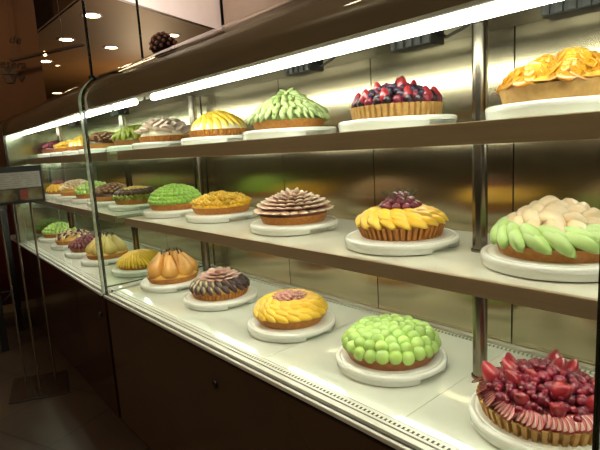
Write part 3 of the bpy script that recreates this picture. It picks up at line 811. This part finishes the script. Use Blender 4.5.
def m_brown(t):
    crust(t, 'plain', .106, .116, .026, M['crust'], None, .045, M['choco'])
    scatter(t, 'fig_slice', 'fig_brown', 72, .112, .044, .044, tilt=.3, rnd=.8, up=-.25)
def m_green(t): b_green_small(t)
def m_pinkwhite(t):
    crust(t, 'plain', .106, .116, .026, M['crust'], None, .050, M['custard'])
    scatter(t, 'peach_slice', 'cream_piece', 78, .112, .044, .055, rnd=1.2, up=-.4, roll=.3)
def m_yellow_berry(t):
    crust(t, 'plain', .106, .116, .026, M['crust'], None, .045, M['custard'])
    ring(t, 'mango_slice', 'mango_long', 20, .102, .040, .9, .6, .3); ring(t, 'mango_slice', 'mango_long', 16, .078, .058, .9, .4, .3)
    scatter(t, 'cherry', 'cherry', 26, .066, .072, .024)
# ---- top tier -----------------------------------------------------
def t_roses(t):
    crust(t, 'plain', .116, .124, .030, M['crust_pale'], None, .022, M['custard'])
    ring(t, 'peach_slice', 'amber_flat', 22, .110, .036, 1.45, .05, .3, 1.05)
    for n, r, z in ((8, .082, .031), (4, .040, .049), (1, 0, .058)):
        for i in range(n):
            a = 2*PI*(i+.35)/n; piece(t, 'peach_rose', 'peach_rose' if i % 2 else 'peach_rose_b', (r*math.cos(a), r*math.sin(a), z), a*2.3, .0, 0, 1.0)
def t_berries(t):
    crust(t, 'fluted', .112, .118, .032, M['crust_pale'], None, .030, M['dkred'])
    for i in range(11):
        a = 2*PI*i/11-.62; piece(t, 'strawberry', 'strawberry', (.098*math.cos(a), .098*math.sin(a), .036), a, -.12, 0, 1.05)
    for i in range(26):
        a = 2*PI*(i+.4)/26; k = ('blackberry', 'raspberry', 'blackberry')[i % 3]
        piece(t, k, k, (.103*math.cos(a), .103*math.sin(a), .040), a, 0, 0, 1.05)
    for r, a, z in ((.05, -1.9, .062), (.045, -.6, .062), (.05, 1.2, .062), (.05, 2.7, .062), (.01, 0, .070)):
        piece(t, 'strawberry', 'strawberry', (r*math.cos(a), r*math.sin(a), z), a, .1, 0, 1.0, 1.5)
    scatter(t, 'blackberry', 'blackberry', 26, .104, .043, .034, rnd=3)
    scatter(t, 'raspberry', 'raspberry', 22, .106, .042, .036, rnd=3, start=.35)
    scatter(t, 'blueberry', 'blueberry', 70, .106, .047, .036, rnd=3, start=.7)
def t_melon(t):
    crust(t, 'plain', .108, .116, .026, M['crust'], None, .060, M['melon_pale'])
    for n, r, z, tl, ph in ((32, .112, .042, .62, 0), (30, .102, .055, .32, .5), (27, .088, .066, .12, .2), (22, .070, .076, -.02, .6), (17, .052, .085, -.12, .3), (12, .034, .095, -.2, 0), (7, .018, .104, -.35, 0), (3, .006, .108, -.8, 0)):
        ring(t, 'melon_slice', 'melon_heap', n, r, z, .12, tl, .2, .92, ph, 2.2)
def t_mango_cream(t):
    crust(t, 'fluted', .110, .118, .026, M['crust'], None, .060, M['cream'])
    gap = lambda a: -1.75 < ((a+PI) % (2*PI)-PI) < -1.15
    ring(t, 'mango_slice', 'mango_drape', 22, .088, .052, .55, .80, .3, 1.0, 0, .8, gap)
    ring(t, 'mango_slice', 'mango_drape', 14, .056, .076, .55, .45, .3, .95, .5, .8, gap)
    ring(t, 'mango_slice', 'mango_drape', 7, .026, .090, .55, .15, .3, .8, .5, .8)
def t_pinkwhite(t):
    crust(t, 'fluted', .110, .118, .026, M['crust'], None, .050, M['cream'])
    scatter(t, 'peach_slice', 'pink_slice', 64, .112, .044, .056, rnd=1.3, up=-.35, roll=.4, sc=1.05)
def t_olive(t):
    crust(t, 'plain', .108, .116, .026, M['crust_dk'], None, .050, M['olive'])
    scatter(t, 'green_fruit_piece', 'olive_piece', 66, .110, .042, .050, rnd=.8, tilt=.6)
def t_brown(t): m_brown(t)
def t_yellow(t): t_mango_cream(t)
def t_orange(t): m_curls(t)
def t_red(t):
    crust(t, 'plain', .106, .116, .026, M['crust_dk'], None, .045, M['dkred'])
    scatter(t, 'raspberry', 'raspberry', 60, .106, .040, .044, rnd=3, sc=1.2)

LAY = [
 # tier z, x, y, builder, name, label, plate label, turn
 (ZD, -.395, .985, b_berry, 'berry_tart', 'red berry tart with fluted crust and sliced strawberry fans, lower right corner', 'white plate under the red berry tart at lower right', .1),
 (ZD, -.815, 1.01, b_grape, 'grape_tart', 'tart covered in whole round green grapes on the lower deck, nearest such tart', 'white plate under the big green grape tart', .3),
 (ZD, -1.235, 1.01, b_mango_fig, 'mango_tart', 'yellow mango slice tart with pink fig centre on the lower deck', 'white plate under the yellow tart with pink centre', .2),
 (ZD, -1.69, 1.02, b_fig_dark, 'fig_tart', 'dark purple fig slice tart with pale pink rosette centre', 'white plate under the dark fig tart with pink rosette', .5),
 (ZD, -2.08, 1.01, b_pear, 'pear_tart', 'orange whole pear tart with dark stems on the lower deck', 'white plate under the orange pear tart', .1),
 (ZD, -2.48, 1.03, b_amber, 'mango_tart', 'low golden tart of thin slices left of the orange pear tart', 'white plate under the low golden tart', .1),
 (ZD, -2.90, 1.01, b_pear_pale, 'pear_tart', 'pale yellow pear tart seen through the glass seam', 'white plate under the pale pear tart at the glass seam', .6),
 (ZD, -3.24, 1.02, b_dark_red, 'fruit_tart', 'dark red petal tart left of the pale pear tart', 'white plate under the dark red petal tart', .1),
 (ZD, -3.62, 1.04, b_mixed, 'fruit_tart', 'tart of mixed brown and pale fruit pieces on the far lower deck', 'white plate under the mixed brown and pale tart', .1),
 (ZD, -4.06, 1.07, b_green_small, 'grape_tart', 'small looking green grape tart at the far end of the lower deck', 'white plate under the farthest green tart of the lower deck', .1),
 (ZM, -.408, 1.06, m_peach_melon, 'peach_tart', 'white peach tart with green melon slices around it, right end of middle shelf', 'white plate under the peach and melon tart', .2),
 (ZM, -.80, 1.05, m_mango_cherry, 'mango_tart', 'yellow mango tart topped with dusky red cherries on the middle shelf', 'white plate under the yellow tart topped with cherries', .4),
 (ZM, -1.26, 1.07, m_fig, 'fig_tart', 'pink fig petal tart with pale tips on the middle shelf', 'white plate under the pink fig petal tart', .1),
 (ZM, -1.74, 1.09, m_curls, 'mango_tart', 'yellow ruffled mango tart between the pink fig and bright green tarts', 'white plate under the ruffled yellow tart', .1),
 (ZM, -2.08, 1.06, m_lime, 'grape_tart', 'bright lime green domed tart of halved grapes beside the steel pole', 'white plate under the lime green domed tart', .1),
 (ZM, -2.56, 1.08, m_brown_yellow, 'fruit_tart', 'brown ringed tart with yellow top and base left of the lime green dome', 'white plate under the brown ringed yellow tart', .1),
 (ZM, -2.92, 1.09, m_brown, 'fig_tart', 'brown fig heap tart on the middle shelf behind the glass seam', 'white plate under the brown fig heap of the middle shelf', .1),
 (ZM, -3.29, 1.11, m_green, 'grape_tart', 'green grape tart on the middle shelf crossed by the glass seam', 'white plate under the green tart of the far middle shelf', .4),
 (ZM, -3.66, 1.12, m_pinkwhite, 'peach_tart', 'pinkish white heaped tart on the far middle shelf', 'white plate under the pinkish white tart of the far middle shelf', .1),
 (ZM, -4.03, 1.13, m_yellow_berry, 'mango_tart', 'yellow tart with dark red berries next to the menu sign', 'white plate under the yellow tart beside the menu sign', .1),
 (ZT, -.387, 1.04, t_roses, 'peach_tart', 'amber peach rose tart at the right end of the top shelf', 'white plate under the amber rose tart', .1),
 (ZT, -.805, 1.05, t_berries, 'berry_tart', 'mixed berry tart with upright strawberries and fluted crust on the top shelf', 'white plate under the mixed berry tart of the top shelf', .0),
 (ZT, -1.22, 1.04, t_melon, 'melon_tart', 'pale green melon slice mound tart on the top shelf', 'white plate under the pale green melon tart', .1),
 (ZT, -1.68, 1.07, t_mango_cream, 'mango_tart', 'yellow mango tart showing white cream, right of the top shelf pole', 'white plate under the mango and cream tart', -.9),
 (ZT, -2.12, 1.06, t_pinkwhite, 'peach_tart', 'pinkish white slice tart left of the top shelf pole', 'white plate under the pinkish white tart of the top shelf', .1),
 (ZT, -2.50, 1.09, t_olive, 'fruit_tart', 'olive green heaped tart on the top shelf behind the glass', 'white plate under the olive green tart', .1),
 (ZT, -2.98, 1.10, t_brown, 'fig_tart', 'brown fig heap tart on the top shelf right of the glass seam', 'white plate under the brown heap of the top shelf', 1.1),
 (ZT, -3.36, 1.12, t_yellow, 'mango_tart', 'yellow sliced tart on the top shelf at the glass seam', 'white plate under the yellow sliced tart at the seam', -1.2),
 (ZT, -3.67, 1.13, t_orange, 'mango_tart', 'orange yellow ruffled tart on the far left of the top shelf', 'white plate under the orange ruffled tart of the far top shelf', .1),
 (ZT, -4.05, 1.14, t_red, 'berry_tart', 'dark red berry tart at the far end of the top shelf', 'white plate under the farthest red tart of the top shelf', .1),
]
for z, x, y, fn, nm, lb, pl, rz in LAY:
    fn(tart(nm, lb, pl, x, y, z+.0005, rz))

# ------------------------------------------------------------------ berry ornament on the case top
t = thing('berry_ornament', 'dark round ornament with small red beads on top of the display case', 'ornament', (-2.245, 1.16, H+.3785))
obj('bead_ball', bumpy_bm(.060, 60, .95), P('dark twig ball', '#20120f', '#2e1a16', .6, 60, bump=.6), t, True)
MESH['bead'] = bpy.data.meshes.new('bead'); bm = ball_bm(.0085, 10, 7); bm.to_mesh(MESH['bead']); bm.free()
for p in MESH['bead'].polygons: p.use_smooth = True
MESH['bead'].materials.append(P('pinkish red bead', '#e0988a', '#eeb0a2', .3, 60, coat=.4, jitter=.3))
t.location.z += .128
bm = lathe(bmesh.new(), [(0, -.1275), (.045, -.1275), (.045, -.122), (.012, -.115), (.010, -.075), (.03, -.06), (0, -.055)], 24); obj('foot', bm, M['black'], t, True)
for i in range(46):
    zz = 1-1.3*(i+.5)/46; q = math.sqrt(1-zz*zz); a = i*2.39996
    piece(t, 'bead', 'bead', (.060*q*math.cos(a), .060*q*math.sin(a), .058*zz), 0)

# ------------------------------------------------------------------ menu stand
sx, sy = -3.06, .60
t = thing('menu_stand', 'black framed menu sign on clear rods with clear floor plate at the left', 'sign stand', (sx, sy, 0))
M['clear'] = GLASS('clear acrylic', (.86, .84, .80), 1.6, .05)
bm = bmesh.new(); vs = []
for z in (.0, .010):
    for x, y in ((.10, -.19), (.22, .085), (-.10, .165), (-.22, -.10)): vs.append(bm.verts.new((x, y, z)))
for q in ((0, 1, 2, 3), (4, 5, 6, 7), (0, 1, 5, 4), (1, 2, 6, 5), (2, 3, 7, 6), (3, 0, 4, 7)): bm.faces.new([vs[i] for i in q])
b = obj('base_plate', bm, M['clear'], t)
bm = bmesh.new()
for p, q in (((.10, -.19), (.22, .085)), ((.22, .085), (-.10, .165))):
    tube(bm, (*p, .0055), (*q, .0055), .0035, seg=8)
obj('plate_edge', bm, M['black'], b)
RODM = P('smoky acrylic rod', '#4a3e31', '#524538', .2, 20, spec=.8)
for x, y in ((-.075, -.065), (.045, -.02), (-.04, .085)):
    bm = tube(bmesh.new(), (x, y, .01), (x, y, H-.215), .0055, seg=12); obj('rod', bm, RODM, t, True)
zf0, zf1 = H-.222, H-.018
bm = box(bmesh.new(), -.012, .012, -.20, .155, zf0, zf1, bev=.002); fr = obj('frame', bm, M['black'], t)
M['sheet'] = P('grey printed sheet', '#8f8c84', '#98958c', .5, 30)
obj('menu_sheet', box(bmesh.new(), .0121, .014, -.185, .142, zf0+.085, zf1-.032), M['sheet'], t)
ink = bmesh.new(); rr = random.Random(2)
for k in range(7):
    z = zf1-.045-k*.0115; y = -.17
    while y < .12:
        w = rr.uniform(.01, .05); box(ink, .0141, .0145, y, min(y+w, .13), z-.0022, z); y += w+rr.uniform(.006, .03)
obj('printed_lines', ink, P('grey ink', '#6a675f', '#6f6c64', .6, 30), t)
def photo_mat():
    nt = NT('printed photograph'); b_ = bsdf(nt, .3); tc = nt.n('ShaderNodeTexCoord'); no = nt.n('ShaderNodeTexNoise'); no.inputs['Scale'].default_value = 14
    nt.l(tc.outputs['Object'], no.inputs['Vector']); rp = nt.n('ShaderNodeValToRGB'); cr = rp.color_ramp
    cr.elements[0].color = lin('#1d2414'); cr.elements[0].position = .38; cr.elements[1].color = lin('#6d6a52'); cr.elements[1].position = .7
    e = cr.elements.new(.5); e.color = lin('#5a4a22'); nt.l(no.outputs['Fac'], rp.inputs[0]); nt.l(rp.outputs[0], b_.inputs['Base Color']); return nt.m
obj('menu_photo', box(bmesh.new(), .0121, .014, -.185, .142, zf0+.016, zf0+.08), photo_mat(), t)
obj('photo_detail', box(bmesh.new(), .0141, .0148, .03, .07, zf0+.022, zf0+.076), P('dull red print', '#6e2a1c', '#7a3222', .4, 60), t)

# black stool behind the sign
a, b = Vector((-3.86, .565)), Vector((-4.24, .745)); d = Vector((-.19, -.40))
ctr = (a+b+d)/2+ (d*0)
t = thing('stool', 'black wooden high stool behind the menu stand, only its legs showing', 'stool', (ctr.x, ctr.y, 0))
BL = P('black painted wood', '#0d0b0a', '#12100e', .5, 30)
for p in (a, b, a+d, b+d):
    q = p-ctr
    bm = bmesh.new(); box(bm, q.x-.022, q.x+.022, q.y-.022, q.y+.022, 0, .95, bev=.003); obj('leg', bm, BL, t)
for p, q in ((a, b), (b, b+d), (b+d, a+d), (a+d, a)):
    bm = tube(bmesh.new(), ((p-ctr).x, (p-ctr).y, .32), ((q-ctr).x, (q-ctr).y, .32), .012, seg=8); obj('stretcher', bm, BL, t)
bm = bmesh.new(); pts = [p-ctr for p in (a, b, b+d, a+d)]
lo = [bm.verts.new((p.x*1.12, p.y*1.12, .951)) for p in pts]; hi = [bm.verts.new((p.x*1.12, p.y*1.12, 1.0)) for p in pts]
for i in range(4): bm.faces.new((lo[i], lo[(i+1) % 4], hi[(i+1) % 4], hi[i]))
bm.faces.new(lo); bm.faces.new(hi); obj('seat', bm, BL, t)

# ------------------------------------------------------------------ lamps of the room, then added fill lamps
def light(name, typ, loc, energy, color, **kw):
    l = bpy.data.lights.new(name, typ); l.energy = energy; l.color = color
    for k, v in kw.items():
        if k != 'rot': setattr(l, k, v)
    o = bpy.data.objects.new(name, l); o.location = loc; o.rotation_euler = kw.get('rot', (0, 0, 0)); COL.objects.link(o); return o
WARM = (1, .80, .55)
for i, (x, y, r, m, lb) in enumerate(DL[:6]):
    light('downlight_beam', 'SPOT', (x, y, ZLOW-.03), 14, WARM, spot_size=2.0, spot_blend=.8, shadow_soft_size=.08)
for x, y in [(-2.9, -1.1), (-1.4, -1.1), (.1, -1.1)]:
    light('room_downlight_beam', 'SPOT', (x, y, ZHI-.03), 40, WARM, spot_size=2.2, spot_blend=.8, shadow_soft_size=.08)
def aim(o, tgt): o.rotation_euler = (Vector(tgt)-o.location).to_track_quat('-Z', 'Y').to_euler()
o = light('added_fascia_fill', 'SPOT', (-2.9, 1.7, 2.2), 110, (1, .86, .78), spot_size=1.4, spot_blend=.9, shadow_soft_size=.2); aim(o, (-4.6, 2.5, 3.15))  # added spot that brightens the white fascia, no fixture there
o = light('added_ceiling_fill', 'SPOT', (-1.2, -1.6, 2.2), 90, (1, .88, .74), spot_size=2.2, spot_blend=1, shadow_soft_size=.15); aim(o, (-1.6, -.6, 3.5))  # fill spot added to raise the high ceiling mirrored in the hood
o = light('added_wall_fill', 'SPOT', (-3.9, .6, 2.7), 11, (1, .7, .4), spot_size=1.9, spot_blend=1, shadow_soft_size=.08); aim(o, (-4.88, 1.1, 1.75))  # unseen spot added to give the left wall its orange light
o = light('added_far_ceiling_fill', 'POINT', (-7.5, 3.6, 1.6), 40, (1, .72, .42), shadow_soft_size=.3)  # added ambient point light for the low ceiling area, not a fixture

w = bpy.data.worlds.new('World'); S.world = w; w.use_nodes = True
bg = w.node_tree.nodes['Background']; bg.inputs[0].default_value = (1, .8, .6, 1); bg.inputs[1].default_value = .05

# ------------------------------------------------------------------ camera
F = 493.0
dl = Vector((-438, -53, F)).normalized(); dy = Vector((568, -112, F)); dy = (dy-dl*dy.dot(dl)).normalized(); dx = -dl
dz = dx.cross(dy)
if dz.y > 0: dz = -dz
R = Matrix((dx, dy, dz))               # image axes (right, down, forward) to world
right = R @ Vector((1, 0, 0)); up = R @ Vector((0, -1, 0)); back = R @ Vector((0, 0, -1))
cam = bpy.data.cameras.new('camera'); cam.lens = F/600*36; cam.sensor_width = 36; cam.sensor_fit = 'HORIZONTAL'; cam.clip_start = .02
co = bpy.data.objects.new('camera', cam)
co.matrix_world = Matrix.Translation((0, 0, H)) @ Matrix((right, up, back)).transposed().to_4x4()
COL.objects.link(co); S.camera = co

S.view_settings.view_transform = 'Standard'; S.view_settings.look = 'None'; S.view_settings.gamma = 1
S.view_settings.use_curve_mapping = False; S.view_settings.exposure = 1.12
S.cycles.max_bounces = 10; S.cycles.transparent_max_bounces = 24; S.cycles.diffuse_bounces = 4; S.cycles.glossy_bounces = 5
